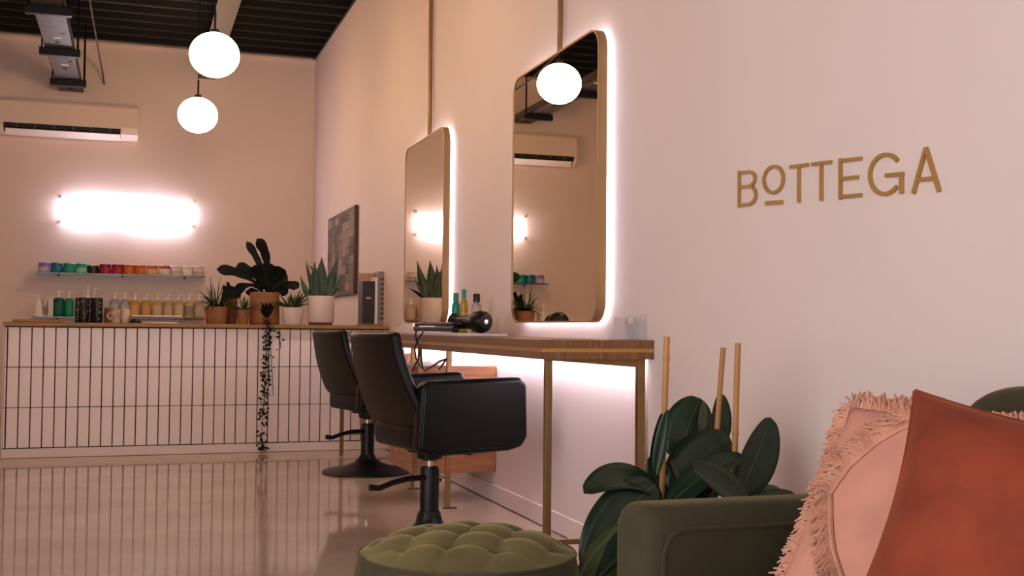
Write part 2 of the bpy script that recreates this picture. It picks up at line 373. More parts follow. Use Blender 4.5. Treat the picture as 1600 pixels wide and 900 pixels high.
# ------------------------------------------------------------------ reception counter
YC, TW, TH, X0 = 8.1416, .074083, .268172, -2.57086
ZR = .8713
c = thing('reception_counter', 'long reception counter faced with upright pale pink finger tiles', 'counter', (-1.29, YC+.3, 0))
rbox(X0-.018, -.002, YC+.008, YC+.62, 0, .876).build('carcass', GROUT, c, world=True)
rbox(X0-.024, X0-.018, YC+.004, YC+.62, 0, .876).build('end_panel', PLINTH, c, world=True)
rbox(X0-.022, -.002, YC-.004, YC+.008, .002, ZR-3*TH-.004).build('plinth', PLINTH, c, world=True, bevel=.002)
g = .0032
gz = .0018
tm = rbox(g, TW-g, -.008, .004, gz, TH-gz); tme = tm.mesh('tile', TILE)
for r_ in range(3):
    z = ZR-(r_+1)*TH
    for i in range(34):
        o = link('tile', tme, c, bevel=.0035, seg=2)
        o.location = (X0+i*TW+1.29, YC-(YC+.3)+.008+R.uniform(-.0012, .0012), z)
    x0 = X0+34*TW; rbox(x0+g, -.004, YC, YC+.012, z+gz, z+TH-gz).build('tile', TILE, c, world=True, bevel=.0035)
    rbox(X0-.016, X0-.005, YC, YC+.012, z+gz, z+TH-gz).build('edge_tile', TILE, c, world=True, bevel=.003)
tag(rbox(-2.597, -.002, YC-.03, YC+.64, .8765, .903).build('counter_top', HONEY, bevel=.003), 'honey coloured wooden worktop along the tiled counter', 'worktop')
ZT, YT = .9035, 8.30
tag(rbox(at(19.6, 500, Y=8.2).x, at(97, 500, Y=8.2).x, 8.18, 8.4, ZT, ZT+.017).build('wooden_tray', HONEY, bevel=.004), 'flat wooden board lying at the left end of the counter', 'board')
# tumblers, cups and trays on the counter
DOTS = mat('patterned_black', '17181a', .35, var=1, scale=55, col2='0c0d0f')
for u, wd, dy, lab in ((122, 9.5, 0, 'black patterned tumbler, leftmost of the four on the counter'), (131, 9.5, -.05, 'black patterned tumbler, second of the four on the counter'),
    (140.5, 9.5, .02, 'black patterned tumbler, third of the four on the counter'), (152.5, 15, -.02, 'wide black patterned tumbler, rightmost of the four on the counter')):
    p = at(u, 490, Y=YT+dy); k = mpp(p); r = wd*k/2
    t = thing('patterned_tumbler', lab, 'tumbler', (p.x, YT+dy, ZT), 0, 'black patterned tumblers')
    MB().lathe([(r*.92, 0), (r, .01), (r, .165), (r*.96, .172), (r*.88, .172), (r*.86, .02), (0, .018)], n=18).build('cup', DOTS, t, smooth=True)
    m = MB()
    for q in range(26):
        a = R.uniform(0, 6.28); z = R.uniform(.015, .155); e = R.uniform(.003, .006)
        ca, sa = math.cos(a), math.sin(a); rr = r*1.005
        m.add([(rr*ca-sa*e, rr*sa+ca*e, z), (rr*ca, rr*sa, z+e), (rr*ca+sa*e, rr*sa-ca*e, z), (rr*ca, rr*sa, z-e)], [(0, 1, 2, 3)])
    o = m.build('floral_print', mat('floral_print', 'b79b8a', .5, var=.4, scale=40), t); o['kind'] = 'stuff'
def cup(u, wd, ht, M, label, name='mug', handle=-1, Y=YT):
    p = at(u, 490, Y=Y); k = mpp(p); r = wd*k/2; h = ht*k
    t = thing(name, label, 'cup', (p.x, Y, ZT))
    MB().lathe([(r*.85, 0), (r, h*.1), (r, h), (r*.92, h), (r*.88, h*.12), (0, h*.1)], n=20).build('body', M, t, smooth=True)
    if handle:
        MB().tube([(handle*(r*.9+.028*math.sin(math.pi*i/8)), -.01, h*(.25+.55*i/8)) for i in range(9)], .006, 8).build('handle', M, t, smooth=True)
cup(170.5, 15, 23, TERRA, 'small terracotta cup beside the black tumblers', 'terracotta_cup', 0, YT+.1)
cup(181, 14, 21, mat('mug_white', 'e5cdbf', .35, var=.3, scale=30, col2='a98c7c'), 'white spotted mug in front of the terracotta cup', Y=YT-.06)
cup(196, 14, 22, mat('mug_cream', 'dcb98f', .35, var=.25, scale=25, col2='e8d5c5'), 'cream and tan mug beside the paper trays', Y=YT)
t = thing('paper_tray', 'stack of flat white and grey letter trays on the counter', 'tray', (at(245, 500, Y=8.37).x, 8.37, ZT))
for z, a, c_ in ((0, .14, PAPER), (.014, .185, mat('tray_grey', '7d746e', .5)), (.03, .185, mat('tray_grey', '7d746e', .5)), (.046, .17, PAPER)):
    rbox(-a, a, -.12, .12, z, z+.011).build('tray_level', c_, t, bevel=.002)
for x in (-.13, .13):
    rbox(x-.005, x+.005, -.11, .11, .0, .046).build('tray_post', mat('tray_grey', '7d746e', .5), t)
t = thing('computer_mouse', 'small black mouse beside the letter trays on the counter', 'mouse', (at(212, 500, Y=8.16).x, 8.16, ZT))
MB().lathe([(.0385*math.cos(a), .03*math.sin(a)) for a in [i*math.pi/16 for i in range(9)]], n=18, sy=.7).build('shell', BLACKP, t, smooth=True)
MB().lathe([(.039, 0), (.04, .004), (.039, .008)], n=18, sy=.7).build('base', BLACKM, t, smooth=True)

# ------------------------------------------------------------------ leaves
def shape(kind, t):
    if kind == 'oval': return max(.02, math.sin(math.pi*min(1, t**.88)))**.5 if t < 1 else .0
    if kind == 'sword': return (1-t**3)*(.62+.38*math.sin(math.pi*min(1, t*1.1))) if t < 1 else 0
    if kind == 'blade': return (1-t)**.7*(.7+.3*math.sin(math.pi*t))
    if kind == 'lobe': return (.28+.72*min(1, max(0, (t-.15)/.45))**1.2*(1+.18*math.sin(t*17)))*(1 if t < .85 else math.sqrt(max(0, 1-((t-.85)/.15)**2)))
def leaf(base, tip, width, normal, bend, kind='oval', fold=.25, nL=10, wav=0):
    base, tip, bend = V(base), V(tip), V(bend); c_ = base.lerp(tip, .5)+bend; nrm = V(normal).normalized(); m = MB(); mid = []
    for i in range(nL+1):
        t = i/nL; p = base*(1-t)**2+c_*2*t*(1-t)+tip*t*t; tg = ((c_-base)*(1-t)+(tip-c_)*t).normalized()
        sd = tg.cross(nrm); sd = sd.normalized() if sd.length > 1e-4 else tg.orthogonal().normalized(); n2 = sd.cross(tg)
        w_ = width/2*shape(kind, t); mid.append(p+n2*.0012)
        for s_ in (-1, -.6, 0, .6, 1):
            m.v.append(tuple(p+sd*w_*s_+n2*(fold*abs(s_)**1.5*w_+wav*math.sin(t*9+s_*3)*w_)))
    for i in range(nL):
        for j in range(4): a = i*5+j; m.f.append((a, a+1, a+6, a+5))
    return m, mid

# ------------------------------------------------------------------ potted plants on the counter
def pot(name, label, u, wtop, wbot, h_px, M, Y, cat='plant', saucer=False, z=ZT, taper=None):
    p = at(u, 490, Y=Y); k = mpp(p); h = h_px*k; rt, rb = wtop*k/2, wbot*k/2
    t = thing(name, label, cat, (p.x, Y, z)); z0 = 0
    if saucer:
        z0 = .02; MB().lathe([(rb*.85, 0), (rb*.95, .018), (rb*.9, .018), (0, .012)], n=28).build('saucer', SAUCER, t, smooth=True)
    MB().lathe([(rb*.93, z0), (rb, z0+.008), (rt, z0+h-.004), (rt*.985, z0+h), (rt*.92, z0+h), (rt*.9, z0+h*.9)], n=32).build('pot', M, t, smooth=True)
    MB().lathe([(0, z0+h*.9), (rt*.91, z0+h*.9)], n=24).build('soil', SOIL, t)
    return t, k, V((p.x, Y, z+z0+h)), rt
def px_leaf(t, b, tip, wpx, Yb, Yt, M, kind, nrm=(-.2, -1, .25), bend=(0, 0, .0), fold=.2, rib=False, wav=0, nL=10):
    B, T = at(*b, Y=Yb), at(*tip, Y=Yt); k = mpp(B)
    m, mid = leaf(B, T, wpx*k, nrm, V(bend)*k, kind, fold, nL, wav)
    o = m.build('leaf', M, t, world=True, smooth=80, solid=.0012)
    if rib: MB().tube(mid[:-1], [.0022*(1-.8*i/len(mid)) for i in range(len(mid)-1)], 5).build('midrib', RIB, o, world=True)
    return o
# spiky plant in the wide terracotta pot
t, k, top, rt = pot('spiky_potted_plant', 'spiky trailing plant in a wide terracotta pot beside the pump bottles', 338, 35, 31, 27, TERRA, 8.30)
for i in range(64):
    a = R.uniform(0, 6.28); l = R.uniform(.09, .2); el = R.uniform(-.45, .9)
    b_ = top+V((math.cos(a)*rt*.4, math.sin(a)*rt*.4, .0)); e = b_+V((math.cos(a)*l*math.cos(el), math.sin(a)*l*math.cos(el)*.8, l*math.sin(el)))
    m, _ = leaf(b_, e, .019, (0, 0, 1), V((0, 0, R.uniform(.02, .06))), 'blade', .3, 5)
    m.build('leaf', R.choice((LGREEN, LGREEN, LLIGHT, LDARK)), t, world=True, smooth=80, solid=.001)
for tipx, tipy in ((331, 429), (346, 430), (322, 446), (352, 440), (321, 462), (334, 440)):
    B = top+V((R.uniform(-.02, .02), 0, 0)); T = at(tipx, tipy, Y=8.27)
    m, _ = leaf(B, T, .012, (0, -1, .2), V((R.uniform(-.03, .01), 0, .03)), 'blade', .3, 7); m.build('leaf', LGREEN, t, world=True, smooth=80, solid=.001)
for q in range(2):
    px_leaf(t, (345, 478), (347+q*17, 453-q*6), 9, 8.28, 8.24, LDARK, 'oval', bend=(10, 0, 14))
# brown pot behind
t, k, top, rt = pot('potted_sapling', 'leafy plant in a dark brown pot behind the terracotta pots', 361, 19, 19, 40, TERRA2, 8.47)
for tip, w_ in (((347, 447), 9), ((366, 449), 8), ((355, 440), 7), ((374, 456), 7)):
    px_leaf(t, (361, 466), tip, w_, 8.47, 8.45, LDARK, 'oval', bend=(0, 0, 6))
# small succulent pot
t, k, top, rt = pot('succulent_pot', 'small spiky succulent in a slim terracotta pot', 380, 19, 16, 23, TERRA, 8.28)
for i in range(30):
    a = R.uniform(0, 6.28); l = R.uniform(.08, .14); el = R.uniform(.05, 1.1)
    b_ = top+V((math.cos(a)*.012, math.sin(a)*.012, -.005)); e = b_+V((math.cos(a)*l*math.cos(el)*1.2, math.sin(a)*l*math.cos(el), l*math.sin(el)))
    m, _ = leaf(b_, e, .022, (0, 0, 1), V((0, 0, .012)), 'blade', .4, 5); m.build('leaf', R.choice((LLIGHT, LGREEN)), t, world=True, smooth=80, solid=.0015)
# big dark plant
t, k, top, rt = pot('staghorn_fern', 'large dark staghorn fern with lobed fronds in a big terracotta pot', 413, 45, 47, 50, TERRA, 8.45)
F = [((414, 440), (385, 377), 11, (8, 0, 0)), ((416, 440), (401, 373), 15, (14, 0, 10)), ((410, 452), (338, 421), 15, (6, 0, 16)), ((412, 452), (368, 417), 16, (8, 0, 16)),
     ((402, 446), (364, 468), 17, (-12, 0, 16)), ((416, 452), (396, 415), 20, (-4, 0, 6)), ((418, 452), (412, 411), 26, (0, 0, 6)), ((420, 452), (436, 416), 24, (4, 0, 8)),
     ((424, 455), (450, 433), 22, (0, 0, 10)), ((426, 457), (467, 450), 14, (4, 0, 16)), ((416, 458), (428, 436), 24, (0, 0, 4)), ((410, 458), (398, 440), 20, (0, 0, 6)),
     ((424, 458), (448, 461), 13, (2, 0, 12)), ((418, 455), (424, 425), 26, (0, 0, 4)), ((404, 455), (389, 462), 13, (-4, 0, 8)), ((420, 458), (436, 446), 22, (0, 0, 6))]
for i, (b_, tp, w_, bd) in enumerate(F):
    px_leaf(t, b_, tp, w_, 8.45, 8.45+R.uniform(-.1, .08), LDARK, 'lobe', nrm=(R.uniform(-.3, .3), -1, R.uniform(0, .5)), bend=bd, fold=.15, wav=.12, nL=14)
# trailing string plant
t = thing('trailing_vine', 'thin dark vine trailing from a tiny pot down the tiled counter front', 'plant', at(417, 505, Y=8.17))
p = at(417, 497, Y=8.165)
MB().lathe([(.022, 0), (.03, .05), (.027, .05), (.024, .04), (0, .04)], (p.x, p.y, ZT), 16).build('pot', TERRA2, t, world=True, smooth=True)
for i in range(16):
    b_ = V((p.x, p.y, ZT+.045)); e = at(R.uniform(403, 432), R.uniform(470, 492), Y=8.14+R.uniform(-.03, .03))
    m, _ = leaf(b_, e, .022, (0, -1, .3), V((0, 0, .02)), 'oval', .2, 5); m.build('leaf', LDARK, t, world=True, smooth=80, solid=.001)
def strand(pts, n, jit, part):
    P = [at(u, v, Y=YC-.045) for u, v in pts]
    MB().tube([V((p.x, YT-.14, ZT+.05))]+P, .0022, 5).build('stem', LDARK, t, world=True)
    m = MB()
    for i in range(n):
        f = R.random()*(len(P)-1); a = int(f); q = P[a].lerp(P[a+1], f-a)
        o = V((R.uniform(-jit, jit), R.uniform(-.012, .02), R.uniform(-.02, .02))); l = R.uniform(.012, .024); d = V((R.uniform(-1, 1), R.uniform(-.3, .3), R.uniform(-1, .3))).normalized()
        lm, _ = leaf(q+o, q+o+d*l, l*.75, (R.uniform(-.4, .4), -1, .2), V((0, 0, 0)), 'oval', .2, 3); m.add(lm.v, lm.f)
    o = m.build('vine_leaves', LDARK, t, world=True, solid=.0008); o['kind'] = 'stuff'
strand([(417, 503), (417, 540), (415, 590), (411, 640), (408, 690), (410, 705)], 170, .03, t)
strand([(416, 503), (416, 560), (414, 610), (410, 650)], 55, .03, t)
strand([(420, 503), (436, 520), (439, 545)], 12, .02, t)
strand([(420, 503), (424, 560), (427, 618)], 9, .02, t)
# small white pot
t, k, top, rt = pot('succulent_in_white_pot', 'bushy green succulent in a small white pot', 457, 34, 29, 27, CERAM, 8.30)
for i in range(46):
    a = R.uniform(0, 6.28); l = R.uniform(.09, .17); el = R.uniform(.15, 1.35)
    b_ = top+V((math.cos(a)*.03, math.sin(a)*.03, -.01)); e = b_+V((math.cos(a)*l*math.cos(el), math.sin(a)*l*math.cos(el), l*math.sin(el)))
    m, _ = leaf(b_, e, .036, (0, 0, 1), V((0, 0, .012)), 'blade', .35, 5); m.build('leaf', R.choice((LGREEN, LGREEN, LLIGHT, LSNAKE)), t, world=True, smooth=80, solid=.002)
# snake plant
t, k, top, rt = pot('snake_plant', 'snake plant with upright pointed leaves in a big white cylinder pot', 501, 43, 41, 41, CERAM, 8.32, saucer=True)
for b_, tp, w_, bd in (((500, 470), (503, 401), 23, (0, 0, 0)), ((508, 470), (527, 403), 18, (2, 0, -2)), ((494, 468), (492, 408), 15, (-3, 0, 0)), ((487, 470), (469, 430), 10, (-3, 0, -3)),
     ((496, 470), (478, 406), 8, (-4, 0, 0)), ((508, 470), (536, 429), 7, (2, 0, -3)), ((506, 470), (535, 448), 7, (-2, 0, 3)), ((512, 470), (520, 425), 13, (2, 0, 0)), ((491, 470), (483, 440), 9, (0, 0, 0)), ((495, 468), (480, 413), 7, (12, 0, 16)), ((502, 468), (500, 420), 17, (4, 0, 0))):
    px_leaf(t, b_, tp, w_, 8.32+R.uniform(-.03, .04), 8.32+R.uniform(-.06, .1), R.choice((LSNAKE, LSNAKE, LGREEN)), 'sword', bend=bd, fold=.3)

# ------------------------------------------------------------------ books at the counter's end
YBK = 8.34
def bk(u0, u1, vt, M, label, spine=None, marks=None):
    a, b_ = at(u0, 480, Y=YBK), at(u1, 480, Y=YBK); top = at(u0, vt, Y=YBK).z
    t = thing('book', label, 'book', ((a.x+b_.x)/2, YBK, ZT+.012), 0, 'books standing at the counter end'); hw = (b_.x-a.x)/2-.001; h = top-ZT-.012
    rbox(-hw, hw, -.002, .002, 0, h).build('spine', M, t)
    rbox(-hw, -hw+.003, .002, .16, 0, h).build('cover', M, t); rbox(hw-.003, hw, .002, .16, 0, h).build('cover', M, t)
    rbox(-hw+.003, hw-.003, .002, .155, .004, h-.004).build('pages', PAPER, t)
    if marks:
        mm = mat('book_mark_'+marks, marks, .6); n = 9
        for i in range(n):
            z = h*(.08+.84*i/n); rbox(-hw*.45, hw*.45, -.0035, -.002, z, z+h*.05).build('spine_print', mm, t)
    return t, hw, h
t, hw, h = bk(566, 585, 439, mat('book_dark', '33221c', .5, var=.5, scale=14, col2='120d0b'), 'dark brown picture book, leftmost at the counter end')
MB().lathe([(.022, 0), (.018, .012), (0, .018)], (0, -.003, h*.58), 14, 1, .15).build('cover_print', mat('print_peach', 'c08d6c', .6), t, smooth=True)
bk(585.5, 590, 433, mat('book_cream', 'e2d3c8', .6), 'thin white book standing between the dark and the grey book')
bk(590.5, 603, 424, mat('book_grey', '83776d', .5), 'tall grey book with a dark lettered spine at the counter end', marks='4a4039')
t = thing('book_stand', 'low clear stand under the books at the counter end', 'stand', (at(585, 500, Y=YBK).x, YBK, ZT))
xa, xb = at(563.5, 500, Y=YBK).x, at(606.5, 500, Y=YBK).x; xb = min(xb, -.006); o0 = at(585, 500, Y=YBK).x
rbox(xa-o0, xb-o0, -.03, .18, 0, .011).build('base', mat('stand_wood', '8d6a4d', .5), t, bevel=.003)
rbox(xb-o0-.006, xb-o0, -.0, .18, .011, .4).build('end_panel', HONEY, t, bevel=.002)
rbox(xa-o0+.012, xb-o0-.008, .165, .18, .011, .40).build('back_panel', mat('kraft', 'b08a68', .7, var=.2, scale=10), t, bevel=.002)

# picture on the right wall
t = thing('wall_picture', 'grey brown patchwork canvas hanging on the wall near the corner', 'picture', (0, 10.08, 1.19))
rbox(-.03, -.001, 9.41, 10.75, 1.187, 1.905).build('canvas', mat('canvas_grey', '8d7a68', .8, var=.35, scale=7, stretch=(1, 3, 3), col2='62564b'), t, world=True)
cols = [mat('patch_%d' % i, c_, .8, var=.25, scale=30, stretch=(1, 6, 1)) for i, c_ in enumerate(('927e6b', '7c6c5d', '6b6056', '9b8673', '85705c', '5f554d'))]
ys = [9.43+i*(1.30/7) for i in range(8)]; zs = [1.2+i*(.69/9) for i in range(10)]
for i in range(7):
    j = 0
    while j < 9:
        st = R.choice((1, 1, 2)); e = min(9, j+st)
        rbox(-.0335-R.uniform(0, .002), -.03, ys[i]+.004, ys[i+1]-.004, zs[j]+.003, zs[e]-.003).build('patch', R.choice(cols), t, world=True); j = e
m = MB(); m.box(-.034, -.001, 9.395, 9.41, 1.18, 1.91).box(-.034, -.001, 10.75, 10.765, 1.18, 1.91).box(-.034, -.001, 9.395, 10.765, 1.905, 1.92).box(-.034, -.001, 9.395, 10.765, 1.172, 1.187)
m.build('frame', mat('frame_brown', '4b372b', .5), t, world=True)

# ------------------------------------------------------------------ mirrors
def mirror(y0, y1, label, rodlabel):
    z0, z1 = .9191, 2.0937; yc, zc = (y0+y1)/2, (z0+z1)/2; w_, h_ = y1-y0, z1-z0; rad = .085
    t = thing('wall_mirror', label, 'mirror', (0, yc, z0), 0, 'backlit salon mirrors')
    out, inn = rrect(w_, h_, rad, 8), rrect(w_-.014, h_-.014, rad-.007, 8); n = len(out); m = MB()
    xf, xb = -.0595, -.020
    rings = [(out, xb), (out, xf), (inn, xf), (inn, xf+.004)]
    for P_, x in rings: m.v += [(x, yc+a, zc+b_) for a, b_ in P_]
    for r_ in range(3):
        for i in range(n): a, b_ = r_*n+i, r_*n+(i+1) % n; m.f.append((a, b_, b_+n, a+n))
    inb = rrect(w_-.05, h_-.05, rad-.02, 8); k_ = len(m.v); m.v += [(xb, yc+a, zc+b_) for a, b_ in inb]
    for i in range(n): m.f.append((i, k_+i, k_+(i+1) % n, (i+1) % n))
    m.build('frame', MFRAME, t, world=True, smooth=30)
    MB().prism(inn, xf+.004, xf+.008, lambda a, b_, x: (x, yc+a, zc+b_)).build('glass', MIRROR, t, world=True)
    MB().prism(rrect(w_-.03, h_-.03, rad-.01, 8), xf+.009, xf+.02, lambda a, b_, x: (x, yc+a, zc+b_)).build('backing', BLACKM, t, world=True)
    q = rrect(w_-.055, h_-.055, rad-.025, 8); q2 = rrect(w_-.08, h_-.08, rad-.035, 8); m = MB()
    m.v = [(-.014, yc+a, zc+b_) for a, b_ in q]+[(-.014, yc+a, zc+b_) for a, b_ in q2]+[(-.02, yc+a, zc+b_) for a, b_ in q]+[(-.02, yc+a, zc+b_) for a, b_ in q2]
    for i in range(n):
        j = (i+1) % n; m.f += [(i, j, n+j, n+i), (2*n+i, 3*n+i, 3*n+j, 2*n+j), (i, 2*n+i, 2*n+j, j), (n+i, n+j, 3*n+j, 3*n+i)]
    m.build('led_strip', LED, t, world=True)
    for a in (-.25, .25): rbox(-.03, 0, yc+a-.02, yc+a+.02, zc-.02, zc+.02).build('wall_bracket', BLACKM, t, world=True)
    s = thing('brass_rod', rodlabel, 'rod', (-.02, yc, z1-.02), 0, 'brass rods above the mirrors')
    MB().tube([(-.02, yc, z1-.01), (-.02, yc, ZC-.06)], .0125, 12).build('rod', BRASS, s, world=True, smooth=True)
    MB().lathe([(.03, ZC-.075), (.03, ZC-.06)], (-.02-.012, yc, 0), 14).build('ceiling_flange', BRASS, s, world=True)
mirror(4.0756, 5.1373, 'large backlit rounded mirror with gold frame, nearer to the gold sign', 'brass rod rising from the nearer mirror')
mirror(6.4160, 7.4283, 'backlit rounded mirror with gold frame, farther one beside the counter', 'brass rod rising from the farther mirror')

# ------------------------------------------------------------------ styling desk
t = thing('styling_desk', 'long narrow walnut styling desk with brass inlay fixed along the wall', 'desk', (-.21, 5.9, 0))
DX, DY0, DY1, DZ0, DZ1 = -.43, 3.681, 8.10, .785, .8535
rbox(DX, -.002, DY0, DY1, DZ0, .8105).build('lower_board', WALNUT, t, world=True)
rbox(DX-.0015, -.002, DY0-.0015, DY1, .8105, .8235).build('brass_inlay', INLAY, t, world=True)
rbox(DX, -.002, DY0, DY1, .8235, DZ1).build('upper_board', WALNUT, t, world=True)
def leg(x, y, z0=0, z1=DZ0, s=.012): rbox(x-s, x+s, y-s, y+s, z0, z1).build('leg', BRASS, t, world=True, bevel=.0015)
leg(-.387, 3.735); leg(-.03, 3.735, s=.014)
P = [(-.40, DZ0), (-.018, DZ0), (-.018, .753), (-.40, .781)]
MB().prism(P, 3.724, 3.746, lambda a, b_, y: (a, y, b_)).build('end_rail', BRASS, t, world=True)
rbox(-.387, -.03, 3.726, 3.744, .132, .15).build('cross_bar', BRASS, t, world=True)
leg(-.29, 5.411); leg(-.306, 6.10)
leg(-.43+.012, 5.495, .15, DZ0, .010)
for x, y in ((-.29, 5.411), (-.306, 6.10)):
    rbox(x-.02, x+.045, y-.012, y+.012, 0, .004).build('foot_plate', BLACKM, t, world=True)
leg(-.394, 7.832, s=.013); leg(-.03, 7.832)
rbox(-.394, -.03, 7.823, 7.841, .14, .158).build('cross_bar', BRASS, t, world=True)
rbox(-.06, -.045, DY0+.08, DY1-.05, DZ0-.012, DZ0-.001).build('led_strip', DLED, t, world=True)
# drawer box under the desk
t = thing('drawer_box', 'floating walnut drawer box under the desk behind the nearer chair', 'drawers', (-.22, 5.8, .15))
rbox(-.428, -.003, 5.53, 6.06, .155, .698).build('body', WALNUT2, t, world=True, bevel=.003)
for z0, z1 in ((.16, .335), (.34, .515), (.52, .692)):
    d = rbox(-.444, -.4285, 5.533, 6.057, z0, z1).build('drawer_front', WALNUT2, t, world=True, bevel=.002)
    MB().lathe([(.006, 0), (.006, .012), (.012, .014), (.012, .022), (0, .024)], n=12).build('knob', CHROME, d, smooth=True)
    k_ = [o for o in d.children][-1]; k_.rotation_euler = (0, -math.pi/2, 0); k_.location = (-.444, 5.795, (z0+z1)/2); k_.matrix_parent_inverse = ROOT[t.name].inverted() @ ROOT[t.name]
t = thing('far_drawer_box', 'dark walnut drawer box under the desk farther along towards the counter', 'drawers', (-.14, 7.5, .2))
rbox(-.27, -.003, 7.3, 7.75, .2, .72).build('body', WALNUT, t, world=True, bevel=.003)
for z0, z1 in ((.205, .45), (.46, .715)):
    rbox(-.286, -.2705, 7.305, 7.745, z0, z1).build('drawer_front', WALNUT, t, world=True, bevel=.002)
t = thing('folded_towel', 'grey folded towel lying on the farther drawer box', 'towel', (-.15, 7.5, .7205))
for i in range(2):
    MB().prism(rrect(.2-.01*i, .022, .01, 4), -.1, .1, lambda a, b_, y, i=i: (a, y, b_+.0125+.022*i)).build('fold', mat('towel_grey', '6f6a6a', .9), t, smooth=True)

# ------------------------------------------------------------------ things on the desk
ZD = DZ1+.0005
def ondesk(u, v): return at(u, v, X=-.17)
tr = at(740, 521, X=-.2)
t = thing('white_tray', 'flat white tray under the hair dryer on the desk', 'tray', (-.25, 5.35, ZD))
rbox(-.12, .12, -.38, .42, 0, .006).build('base', PAPER, t, bevel=.002)
m = MB(); m.box(-.12, -.112, -.38, .42, .006, .012).box(.112, .12, -.38, .42, .006, .012).box(-.112, .112, -.38, -.372, .006, .012).box(-.112, .112, .412, .42, .006, .012)
m.build('rim', WHITE, t)
# hair dryer: round rear end towards the camera, barrel pointing away
p = at(757, 507, X=-.24); ZH = ZD+.013
t = thing('hair_dryer', 'black hair dryer lying on the white tray with its round end forward', 'hair dryer', (p.x, p.y, ZH))
r_ = 29*mpp(p); a_ = V((-.25, .97, 0)).normalized()
def along(prof, o, M, name, par, d):
    m = MB(); q = d.to_track_quat('Z', 'Y').to_matrix()
    mm = MB().lathe(prof, n=24); m.v = [tuple(q @ V(x)+o) for x in mm.v]; m.f = mm.f
    return m.build(name, M, par, smooth=True)
c0 = V((0, 0, r_*.62))
rr = r_*.62
along([(0, -.012), (rr*.6, -.010), (rr*.92, .008), (rr, .03), (rr*.95, .06), (rr*.7, .10), (rr*.6, .17), (rr*.58, .20)], c0, BLACKP, 'barrel', t, a_)
along([(0, -.0165), (rr*.2, -.016), (rr*.22, -.011)], c0, CHROME, 'badge', t, a_)
along([(rr*.55, .2), (rr*.5, .245), (rr*.85, .27)], c0-V((0, 0, .002)), BLACKM, 'nozzle', t, a_)
hb = c0+a_*.07; MB().tube([hb+V((-.0, 0, -.01)), hb+V((-.03, .06, -.015)), hb+V((-.05, .11, -.018)), hb+V((-.065, .15, -.02))], [.02, .018, .017, .014], 12).build('handle', BLACKP, t, smooth=True)
# hair straightener
pa, pb = at(650, 514, X=-.37), at(712, 514, X=-.35)
t = thing('hair_straightener', 'long black hair straightener lying along the desk edge', 'straightener', (pa.x, pa.y, ZH))
d = V((pb.x-pa.x, pb.y-pa.y, 0)); L = d.length; d.normalize(); s_ = V((-d.y, d.x, 0))
def bar(a, b_, w0, z0, z1, M, name):
    m = MB(); P_ = [d*a-s_*w0, d*b_-s_*w0, d*b_+s_*w0, d*a+s_*w0]
    m.add([tuple(x+V((0, 0, z))) for z in (z0, z1) for x in P_], [(3, 2, 1, 0), (4, 5, 6, 7), (0, 1, 5, 4), (1, 2, 6, 5), (2, 3, 7, 6), (3, 0, 4, 7)])
    return m.build(name, M, t, bevel=.006, seg=3)
bar(0, L, .016, 0.006, .030, BLACKP, 'lower_arm'); bar(.02, L, .015, .034, .052, BLACKP, 'upper_arm')
bar(L*.55, L*1.02, .012, .029, .035, BLACKM, 'heating_plate')
MB().tube([d*.02+V((0, 0, .02)), d*.02+V((0, 0, .045))], .012, 10).build('hinge', BLACKM, t)
# thin metal comb over it
t = thing('tail_comb', 'thin black comb with a raised hook above the straightener', 'comb', at(660, 505, X=-.25))
pp = [at(661, 509, X=-.25), at(661, 505, X=-.25), at(664, 503.5, X=-.25), at(668, 505.5, X=-.25), at(700, 505, X=-.22), at(722, 505, X=-.2)]
MB().tube(pp, .006, 8).build('spine', BLACKP, t, world=True, smooth=True)
MB().tube([pp[0]+V((0, 0, .002)), V((pp[0].x, pp[0].y, ZD+.068))], .005, 8).build('tail', BLACKP, t, world=True)
# cords hanging over the desk front
t = thing('power_cord', 'black power cords hanging over the front of the desk', 'cord', at(652, 520, X=-.44))
XE = -.447
for pts in ([(651, 515), (649, 524), (651, 533), (657, 545), (654, 560), (644, 580)], [(661, 519), (653, 530), (648, 545), (650, 560), (656, 572), (664, 579), (676, 572), (688, 564), (697, 561), (693, 568), (686, 577)], [(652, 533), (657, 548), (659, 565), (661, 578)]):
    MB().tube([at(u, v, X=XE-.004*(i % 2)) for i, (u, v) in enumerate(pts)], .0045, 6).build('cable', BLACKP, t, world=True, smooth=True)
# bottles on the desk
def dbottle(u, vt, vb, wpx, body, label, X, cap, pump=False, clear=False, band=None):
    p = at(u, vb, X=X); k = mpp(p)
    t = thing('product_bottle', label, 'bottle', (X, p.y, ZD), 0, 'bottles on the styling desk'); r = wpx*k/2; h = at(u, vt, X=X).z-ZD
    B = mat('db_'+body, body, .25, trans=.7 if clear else 0); Cm = mat('dc_'+cap, cap, .35)
    MB().lathe([(r*.92, 0), (r, .005), (r, h*.66), (r*.88, h*.74), (r*.55, h*.78), (r*.5, h*.82)], n=18).build('body', B, t, smooth=True)
    MB().lathe([(r*.66, h*.8), (r*.66, h*.98), (r*.56, h)], n=14).build('cap', Cm, t, smooth=True)
    if band: MB().lathe([(r*1.01, h*.1), (r*1.01, h*.5)], n=18).build('label_band', mat('band_'+band, band, .5), t, smooth=True)
dbottle(712, 458, 505, 13, '23857a', 'teal spray bottle on the desk beside the farther mirror', -.1, '1c8a63', band='1f7fa0')
dbottle(724.5, 452, 506, 11, 'a98a1e', 'yellow bottle with a green cap on the desk', -.12, '159069', band='c3a63a')
dbottle(744, 459, 510, 17, 'd8cdbd', 'clear bottle with a black round cap behind the hair dryer', -.11, '15120f', clear=True, band='c3c9a8')
